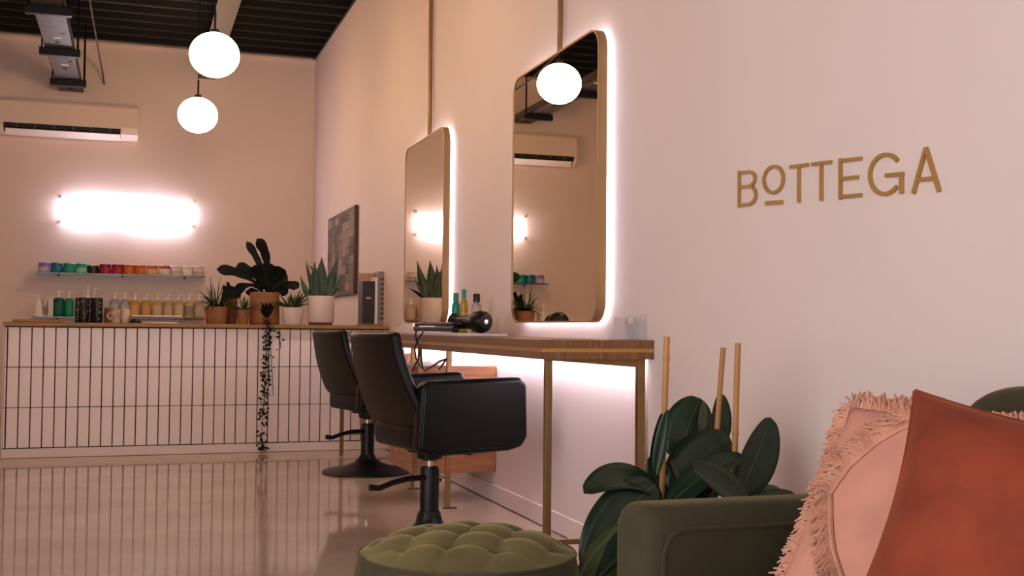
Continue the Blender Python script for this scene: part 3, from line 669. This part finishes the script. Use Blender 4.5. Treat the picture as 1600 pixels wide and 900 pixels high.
# acrylic holders at the near end and by the far mirror
def holder(y, label, w_, d_, h, x=-.006):
    t = thing('acrylic_holder', label, 'holder', (x-d_/2, y, ZD)); a, b_, e = d_/2, w_/2, .0025
    m = MB(); m.box(-a, a, -b_, b_, 0, e).box(-a, -a+e, -b_, b_, e, h*.9).box(a-e, a, -b_, b_, e, h).box(-a+e, a-e, -b_, -b_+e, e, h*.9).box(-a+e, a-e, b_-e, b_, e, h*.9)
    m.build('tray', ACRYL, t)
    rbox(-a-.001, -a, -b_*.8, b_*.8, h*.62, h*.86).build('label_strip', mat('strip_pale', 'e0cfc8', .5), t)
holder(3.862, 'clear acrylic card holder standing at the near end of the desk', .115, .05, .094)
holder(3.765, 'small clear acrylic box beside the card holder at the desk end', .05, .05, .096)
holder(7.58, 'small clear acrylic holder on the desk beyond the farther mirror', .2, .05, .075)

# ------------------------------------------------------------------ salon chairs
PROF = [(-.305, .866), (-.286, .759), (-.253, .65), (-.205, .54), (-.168, .47), (-.112, .42), (-.035, .385), (.05, .378)]
def chair(x, y, rz, label, br=.275):
    t = thing('salon_chair', label, 'chair', (x, y, 0), rz, 'black leather styling chairs')
    # shell: outer profile and an inner one offset to the front and top
    pts = []
    for i in range(len(PROF)-1):
        for j in range(3):
            a, b_ = V(PROF[i]), V(PROF[i+1]); pts.append(a.lerp(b_, j/3))
    pts.append(V(PROF[-1]))
    for _ in range(2): pts = [pts[0]]+[(pts[i-1]+pts[i]*2+pts[i+1])/4 for i in range(1, len(pts)-1)]+[pts[-1]]
    th = .072; inn = []
    for i, p in enumerate(pts):
        tg = (pts[min(i+1, len(pts)-1)]-pts[max(0, i-1)]).normalized(); n_ = V((-tg.y, tg.x))
        if n_.x < 0 and n_.y < 0: n_ = -n_
        inn.append(p+n_*th)
    def hw(z): return .24+.062*max(0, min(1, (.8-z)/.3))-.10*max(0, min(1, (.5-z)/.1))
    m = MB(); n = len(pts); K = 8
    for lay in (pts, inn):
        for p in lay:
            for j in range(K+1):
                s_ = -1+2*j/K; m.v.append((p.x-.02*(s_*s_)*(1 if lay is pts else -.6)*-1, s_*hw(p.y), p.y))
    w_ = K+1
    for i in range(n-1):
        for j in range(K):
            a = i*w_+j; m.f.append((a, a+1, a+w_+1, a+w_)); b_ = a+n*w_; m.f.append((b_, b_+w_, b_+w_+1, b_+1))
        a = i*w_; b_ = a+n*w_; m.f.append((a, a+w_, b_+w_, b_)); a += K; b_ += K; m.f.append((a, b_, b_+w_, a+w_))
    for j in range(K):
        a = j; b_ = j+n*w_; m.f.append((a, b_, b_+1, a+1)); a = (n-1)*w_+j; b_ = a+n*w_; m.f.append((a, a+1, b_+1, b_))
    m.build('backrest', LEATHER, t, smooth=50, bevel=.022, seg=3)
    MB().prism(rrect(.47, .46, .05, 5), .385, .495, lambda a, b_, z: (a+.06, b_, z)).build('seat', LEATHER, t, smooth=50, bevel=.03, seg=3)
    # arms: rounded side panels
    A = [(-.20, .40), (-.185, .655), (-.16, .678), (.272, .688), (.300, .66), (.306, .44), (.28, .40), (.22, .385), (-.1, .376)]
    A2 = [(-.09, .43), (-.15, .53), (-.185, .655), (-.16, .678)]+A[3:8]+[(.0, .38)]
    for s_ in (-1, 1):
        if s_ == 1: A = A2
        o = MB().prism(A, -.035, .035, lambda a, b_, q, s_=s_: (a, s_*.275+q, b_)).build('armrest', LEATHER, t, smooth=50, bevel=.018, seg=3)
        # stitched seam line along the outer panel
        P_ = [V((a*.93+.004, s_*.3108, .53+(b_-.53)*.88)) for a, b_ in A]; P_.append(P_[0])
        MB().tube(P_, .0022, 5).build('seam', BLACKP, o)
    MB().lathe([(.10, .365), (.10, .378), (.04, .378)], n=20).build('seat_plate', BLACKM, t)
    MB().lathe([(.03, .325), (.055, .335), (.06, .366)], n=16).build('bracket', BLACKM, t, smooth=True)
    MB().lathe([(.014, .28), (.014, .33)], n=14).build('piston', CHROME, t, smooth=True)
    MB().lathe([(.044, .02), (.041, .10), (.041, .285), (.036, .298), (.014, .3)], n=28).build('column', BLACKM, t, smooth=True)
    MB().lathe([(br, .0), (br, .008), (br*.92, .018), (br*.55, .036), (max(.06, br*.3), .06), (.052, .09), (.045, .11)], n=48).build('base', BLACKM, t, smooth=True)
    m = MB().tube([(-.03, -.02, .255), (-.12, -.03, .255), (-.19, -.035, .243), (-.25, -.04, .225), (-.29, -.04, .232)], [.012, .012, .012, .012, .014], 8)
    m.build('pump_lever', BLACKM, t, smooth=True)
    MB().tube([(.05, .03, .24), (.05, -.03, .24)], .008, 8).build('pivot_bolt', CHROME, t)
    MB().tube([(.1, -.05, .36), (.13, -.12, .355), (.16, -.13, .37)], .005, 6).build('tilt_handle', BLACKM, t)
chair(-.565, 4.70, math.radians(11), 'black leather salon chair with wide armrests, nearest the ottoman', .155)
chair(-.40, 6.88, math.radians(13), 'black leather salon chair, farther one in front of the tiled counter')

# ------------------------------------------------------------------ ottoman
OC = V((-1.06, 2.432, 0)); OR = .243
t = thing('tufted_ottoman', 'round moss green velvet ottoman with a button tufted top', 'ottoman', OC)
def tuft(x, y):
    a, b_ = (x*.97+y*.25)/.074, (y*.97-x*.25)/.066
    p, q = (a+b_)/2+.25, (a-b_)/2
    f = abs(math.sin(math.pi*p)*math.sin(math.pi*q))
    dn = min(((p-round(p))**2+(q-round(q))**2)**.5, 1)
    return .5*f**.5+.5*(1-math.exp(-(dn/.22)**2))
m = MB(); NR, NA = 44, 128
for i in range(NR+1):
    r_ = OR*.985*i/NR
    for j in range(NA):
        a = 2*math.pi*j/NA; x, y = r_*math.cos(a), r_*math.sin(a); e = 1-(r_/OR)**6
        m.v.append((x, y, .392+(.034*(1-(r_/OR)**2)+.026*tuft(x, y))*max(0, e)))
for i in range(NR):
    for j in range(NA): a, b_ = i*NA+j, i*NA+(j+1) % NA; m.f.append((a, b_, b_+NA, a+NA))
m.build('tufted_top', OTTO, t, smooth=80)
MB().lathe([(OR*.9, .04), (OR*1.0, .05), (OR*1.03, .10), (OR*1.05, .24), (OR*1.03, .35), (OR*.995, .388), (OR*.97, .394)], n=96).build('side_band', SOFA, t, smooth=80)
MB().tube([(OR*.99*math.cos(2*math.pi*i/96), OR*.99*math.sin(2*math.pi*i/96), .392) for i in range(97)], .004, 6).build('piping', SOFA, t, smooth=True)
MB().lathe([(OR*.92, 0), (OR*.92, .045)], n=64).build('plinth', BLACKM, t)

# ------------------------------------------------------------------ sofa
t = thing('velvet_sofa', 'olive green velvet sofa standing against the pink wall', 'sofa', (-.5, .9, 0))
def arm(y0, y1):
    # rounded arm running from the wall into the room
    P_ = rrect(y1-y0, .48, .055, 6); yc = (y0+y1)/2
    o = MB().prism(P_, -.888, -.04, lambda a, b_, x: (x, yc+a, .325+b_)).build('arm', SOFA, t, world=True, smooth=40, bevel=.035, seg=4)
    for y in (y0+.002, y1-.002):
        s_ = 1 if y > yc else -1
        Q = [V((-.85, y, .12)), V((-.85, y, .48)), V((-.84, y, .51)), V((-.815, y, .525)), V((-.06, y, .525))]
        MB().tube([q+V((0, s_*.002, 0)) for q in Q], .0045, 6).build('piping', SOFA, o, world=True, smooth=True)
arm(1.875, 2.025); arm(-.45, -.26)
rbox(-.86, -.05, -.26, 1.875, .08, .27).build('base', SOFA, t, world=True, bevel=.02)
for a, b_ in ((-.255, .805), (.815, 1.87)):
    rbox(-.90, -.22, a, b_, .275, .385).build('seat_cushion', SOFA, t, world=True, bevel=.045, seg=4)
def cushion(P0, rx, up, w_, h_, th, M, name, par, pinch=.07, n=26, wr=.006, seed=0, rnd=0):
    rx = V(rx).normalized(); up = V(up); up = (up-rx*up.dot(rx)).normalized(); nm = rx.cross(up)
    if nm.dot(CAM-V(P0)) < 0: nm = -nm
    c_ = V(P0)
    def pos(s_, q, side):
        x = s_*w_/2*(1-pinch*(1-q*q)*abs(s_)); y = q*h_/2*(1-pinch*(1-s_*s_)*abs(q))*(1-rnd*abs(s_)**8)
        z = th*(max(0, (1-s_**4))*max(0, (1-q**4)))**.55*(1-.25*(s_*s_+q*q)/2)
        wn = wr*noise.noise(V((s_*2.2+seed, q*2.2, seed)))*min(1, 4*(1-max(abs(s_), abs(q))))
        return c_+rx*x+up*y+nm*(side*(z+.003)+wn)
    m = MB(); m.grid(lambda i, j: pos(-1+2*i/n, -1+2*j/n, 1), n, n); m.grid(lambda i, j: pos(-1+2*i/n, -1+2*j/n, -1), n, n, True)
    w1 = n+1; k = w1*w1
    for i in range(n):
        for a, b_ in (((i, 0), (i+1, 0)), ((n, i), (n, i+1)), ((i+1, n), (i, n)), ((0, i+1), (0, i))):
            p, q = a[0]*w1+a[1], b_[0]*w1+b_[1]; m.f.append((p, q, q+k, p+k))
    o = m.build(name, M, par, world=bool(par), smooth=70) if par else m.build(name, M, smooth=70)
    return o, pos, rx, up, nm
for yc in (.28, 1.335):
    cushion((-.20, yc, .59), (0, -1, 0), (.12, 0, 1), 1.055, .42, .085, SOFA, 'back_cushion', t, .02, seed=yc, rnd=.3, n=40, wr=.012)
rbox(-.11, -.03, -.26, 1.875, .27, .66).build('back_frame', SOFA, t, world=True, bevel=.03)
for x, y in ((-.82, -.36), (-.82, 1.95), (-.1, -.36), (-.1, 1.95)):
    MB().lathe([(.018, 0), (.025, .08), (.025, .09)], (x, y, 0), 12).build('leg', WALNUT, t, world=True)

# pink fringed pillow
def strands(base, dirs, ln, m, rad=.0021):
    p = V(base); d = V(dirs).normalized(); o = V((R.uniform(-1, 1), R.uniform(-1, 1), R.uniform(-1, 1)))*.35
    q1 = p+d*ln*.5+o*ln*.25; q2 = p+(d+o*.8+V((0, 0, -.35))).normalized()*ln
    m.tube([p, q1, q2], [rad, rad*1.15, rad*.9], 4)
pt = thing('fringed_pillow', 'pale pink pillow with shaggy fringe bands, behind the rust pillow', 'pillow', (-.6, 1.55, .43))
rx, up = V((.2, -.97, .03)), V((.5, .14, .85)); rx.normalize(); up = (up-rx*up.dot(rx)).normalized()
PW, PH = .54, .41; PC = V((-.50, 1.80, .75))+rx*PW/2-up*PH/2
o, pos, rx, up, nm = cushion(PC, rx, up, PW, PH, .06, PINK, 'cover', pt, .06, seed=3.1)
m = MB()
for i in range(1000):
    s_ = R.uniform(-1, 1); e = R.choice((0, 0, 1, 1, 2))
    if e == 0: b_, d = pos(-1, s_, 1), -rx+up*R.uniform(-.5, .3)
    elif e == 1: b_, d = pos(s_, 1, 1), up+rx*R.uniform(-.5, .3)
    else: b_, d = pos(s_, -1, 1), -up
    strands(b_, d+nm*R.uniform(-.1, .6), R.uniform(.02, .036)*(.45 if e == 1 and s_ > -.35 else 1), m)
o = m.build('border_fringe', FRINGE, pt, world=True); o['kind'] = 'stuff'
m = MB(); mb = MB()
def band(path, out, n):
    for i in range(n):
        f = R.random()*(len(path)-1); a = int(f); s_, q = V(path[a]).lerp(V(path[a+1]), f-a)
        b_ = pos(s_, q, 1)+nm*.003; d = rx*out[0]+up*out[1]+nm*.45
        strands(b_, d+rx*R.uniform(-.35, .35)+up*R.uniform(-.35, .35), R.uniform(.026, .042), m)
    k = []
    for i in range(41):
        f = i/40*(len(path)-1); a = min(int(f), len(path)-2); s_, q = V(path[a]).lerp(V(path[a+1]), f-a); k.append(pos(s_, q, 1)+nm*.003)
    mb.tube(k, .0045, 6)
arc = [(-.02, .95), (-.26, .80), (-.46, .56), (-.62, .28), (-.72, .04)]
band(arc, (-.75, .45), 620)
band([(-.72, .04), (-.60, -.2), (-.46, -.48), (-.28, -.78), (-.2, -.9)], (-.55, -.75), 520)
o = m.build('fringe_band', FRINGE, pt, world=True); o['kind'] = 'stuff'
mb.build('fringe_braid', FRINGE, pt, world=True)
# rust pillow
rp = thing('rust_pillow', 'rust orange velvet pillow at the front of the sofa', 'pillow', (-.9, 1.1, .43))
rx, up = V((.42, -.88, -.10)), V((.45, .2, .87)); rx.normalize(); up = (up-rx*up.dot(rx)).normalized()
PC = V((-.756, 1.293, .811))+rx*.25-up*.22
o, pos, rx, up, nm = cushion(PC, rx, up, .50, .44, .075, RUST, 'cover', rp, .11, n=36, wr=.012, seed=9.3)
MB().tube([pos(-1+2*i/30, 1, 0) for i in range(31)]+[pos(1, 1-2*i/30, 0) for i in range(31)]+[pos(1-2*i/30, -1, 0) for i in range(31)]+[pos(-1, -1+2*i/30, 0) for i in range(31)], .004, 6).build('seam', RUST, rp, world=True, smooth=True)

# ------------------------------------------------------------------ rubber plant between sofa and desk
PP = V((-.42, 2.62, 0))
t = thing('rubber_plant', 'rubber plant with big glossy dark leaves and bamboo stakes behind the sofa arm', 'plant', PP)
MB().lathe([(.12, 0), (.13, .01), (.165, .3), (.17, .31), (.155, .31), (.15, .28)], n=36).build('pot', CERAM, t, smooth=True)
MB().lathe([(0, .28), (.152, .28)], n=30).build('soil', SOIL, t)
def stake(a, b_, Y, r, nodes):
    A, B = at(*a, Y=Y), at(*b_, Y=Y); d = (B-A); bot = A+d*((.29-A.z)/d.z)
    o = MB().tube([A, bot], r, 12).build('bamboo_stake', BAMBOO, t, world=True, smooth=True)
    for f in nodes:
        p = A.lerp(bot, f); e = d.normalized()*.004
        MB().tube([p-e*1.5, p-e*.5, p+e*.5, p+e*1.5], [r, r*1.2, r*1.2, r], 12).build('node_ring', BAMBOO, o, world=True, smooth=True)
stake((1042, 526), (1034, 780), 2.72, .0085, (.1, .42, .75)); stake((1130, 543), (1120, 672), 2.74, .0075, (.45,)); stake((1153, 536), (1148, 708), 2.66, .0082, (.42, .7))
stem_top = [at(1050, 720, Y=2.7), at(1095, 700, Y=2.74), at(1140, 740, Y=2.66), at(1020, 780, Y=2.62)]
for i, q in enumerate(stem_top):
    b_ = PP+V((.05*math.cos(i*1.7), .05*math.sin(i*1.7), .28)); MB().tube([b_, b_.lerp(q, .5)+V((.01, 0, .02)), q], .008, 8).build('stem', mat('plant_stem', '3d3423', .7), t, world=True, smooth=True)
LV = [((1034, 778), (912, 771), 60, 2.66, 2.6, FICUS, (-.1, -.6, .8), (4, 0, 52), .2),
 ((1024, 758), (920, 905), 88, 2.62, 2.56, FICUS, (-.35, -.9, .2), (-24, 0, 20), .25),
 ((1000, 835), (908, 950), 84, 2.58, 2.54, FICUS2, (-.3, -.9, .3), (-8, 0, 16), .25),
 ((1026, 742), (1044, 640), 23, 2.68, 2.66, FICUS, (-.8, -.6, .1), (6, 0, 0), .9),
 ((1018, 738), (1034, 645), 24, 2.72, 2.7, FICUS, (.3, -1, .1), (-6, 0, 0), .5),
 ((1062, 722), (1094, 622), 82, 2.78, 2.82, FICUS, (-.3, -1, .1), (-8, 0, 4), .2),
 ((1092, 690), (1099, 626), 25, 2.765, 2.76, FICUS2, (.6, -1, .1), (0, 0, 0), .25),
 ((1122, 700), (1126, 614), 38, 2.80, 2.82, FICUS, (.1, -1, .1), (2, 0, 0), .25),
 ((1052, 772), (1140, 682), 84, 2.70, 2.72, FICUS, (-.2, -.9, .45), (-10, 0, 14), .15),
 ((1040, 795), (1162, 712), 46, 2.62, 2.64, FICUS, (-.1, -.7, .75), (0, 0, 22), .35),
 ((1168, 790), (1080, 729), 52, 2.58, 2.55, FICUS, (.1, -.9, .5), (-4, 0, 14), .25),
 ((1152, 778), (1204, 652), 72, 2.64, 2.66, FICUS, (.25, -1, .2), (6, 0, 0), .3),
 ((1160, 800), (1242, 772), 30, 2.60, 2.6, FICUS, (0, -.7, .8), (0, 0, 12), .2),
 ((1140, 800), (1222, 768), 40, 2.64, 2.66, FICUS2, (.1, -.9, .5), (0, 0, 10), .2),
 ((1060, 800), (1016, 712), 46, 2.72, 2.74, FICUS, (-.4, -1, .1), (-4, 0, 0), .3),
 ((1075, 800), (1100, 745), 50, 2.68, 2.66, FICUS, (.1, -1, .2), (0, 0, 0), .2)]
for b_, tp, w_, Y0, Y1, M, nr, bd, fo in LV:
    px_leaf(t, b_, tp, w_, Y0, Y1, M, 'oval', nr, bd, fo, rib=True, nL=24)

# ------------------------------------------------------------------ gold wall sign
t = thing('wall_sign', 'raised gold BOTTEGA lettering on the pale pink wall', 'sign', (0, 2.6, 1.22))
def sy(u): return at(u, 290, X=-.012).y
YA, YZ = sy(1149), sy(1468)
def zt_(y): f = (YA-y)/(YA-YZ); return 1.388+(1.325-1.388)*f
def zb_(y): f = (YA-y)/(YA-YZ); return 1.274+(1.2195-1.274)*f
def letter(u0, u1, strokes, name='letter', lab=None, sw=.0096):
    y0, y1 = sy(u0), sy(u1); W = y0-y1; m = MB()
    def pt(a, b_):                                   # a 0..1 across, b 0..1 up
        y = y0-a*W; return V((y, zb_(y)+b_*(zt_(y)-zb_(y))))
    for st in strokes:
        closed = st[0] == 'loop'; pl = [pt(*q) for q in st[1]]; n = len(pl); L_, R_ = [], []
        for i, p in enumerate(pl):
            a = pl[i-1] if (i or closed) else p; b_ = pl[(i+1) % n] if (i < n-1 or closed) else p
            d1 = (p-a).normalized() if (p-a).length > 1e-9 else (b_-p).normalized(); d2 = (b_-p).normalized() if (b_-p).length > 1e-9 else d1
            tg = (d1+d2).normalized(); nn = V((-tg.y, tg.x)); k = 1/max(.4, nn.dot(V((-d1.y, d1.x))))
            wx, wz = sw*.5*1.0, sw*.5                # strokes a little wider along the wall
            o_ = V((nn.x*wx, nn.y*wz))*k; L_.append(p+o_); R_.append(p-o_)
        k = len(m.v)
        DZL = .0085+.0006*len(m.v)**.5*.1
        for x in (-.001, -DZL):
            m.v += [(x, q.x, q.y) for q in L_]+[(x, q.x, q.y) for q in R_]
        N = n if closed else n-1
        for i in range(N):
            j = (i+1) % n
            m.f += [(k+i, k+j, k+n+j, k+n+i), (k+2*n+i, k+3*n+i, k+3*n+j, k+2*n+j), (k+i, k+2*n+i, k+2*n+j, k+j), (k+n+i, k+n+j, k+3*n+j, k+3*n+i)]
        if not closed:
            m.f += [(k, k+n, k+3*n, k+2*n), (k+n-1, k+3*n-1, k+4*n-1, k+2*n-1)]
    o = m.build(name, GOLD, t, world=True)
    if lab: o['label'] = lab
def arcp(cx, cy, rx_, ry, a0, a1, n=14): return [(cx+rx_*math.cos(math.radians(a0+(a1-a0)*i/n)), cy+ry*math.sin(math.radians(a0+(a1-a0)*i/n))) for i in range(n+1)]
h_ = .06
letter(1149, 1180, [('p', [(h_*1.6, 0), (h_*1.6, 1)]), ('p', [(h_*1.6, .94), (.55, .94)]+arcp(.55, .745, .34, .195, 90, -90)+[(h_*1.6, .55)]), ('p', [(.55, .55)]+arcp(.55, .305, .38, .245, 90, -90)+[(h_*1.6, .06)])], lab='letter B')
letter(1188, 1223, [('loop', arcp(.5, .66, .43, .345, 0, 360*27/28, 27))], lab='small raised letter O')
letter(1193, 1219, [('p', [(0, .05), (1, .05)])], 'underline', 'short bar under the letter O', sw=.012)
letter(1231, 1259, [('p', [(0, .94), (1, .94)]), ('p', [(.5, .94), (.5, 0)])], lab='first letter T')
letter(1265, 1295, [('p', [(0, .94), (1, .94)]), ('p', [(.5, .94), (.5, 0)])], lab='second letter T')
letter(1306, 1342, [('p', [(.1, 0), (.1, 1)]), ('p', [(.1, .94), (1, .94)]), ('p', [(.1, .5), (.86, .5)]), ('p', [(.1, .06), (1, .06)])], lab='letter E')
letter(1353, 1409, [('p', arcp(.48, .5, .43, .46, 38, 318, 26)), ('p', [(.5, .47), (.98, .47)]), ('p', [(.93, .5), (.93, .02)])], lab='letter G')
letter(1420, 1467, [('p', [(.07, 0), (.5, 1.0)]), ('p', [(.5, 1.0), (.93, 0)]), ('p', [(.22, .30), (.78, .30)])], lab='letter A')
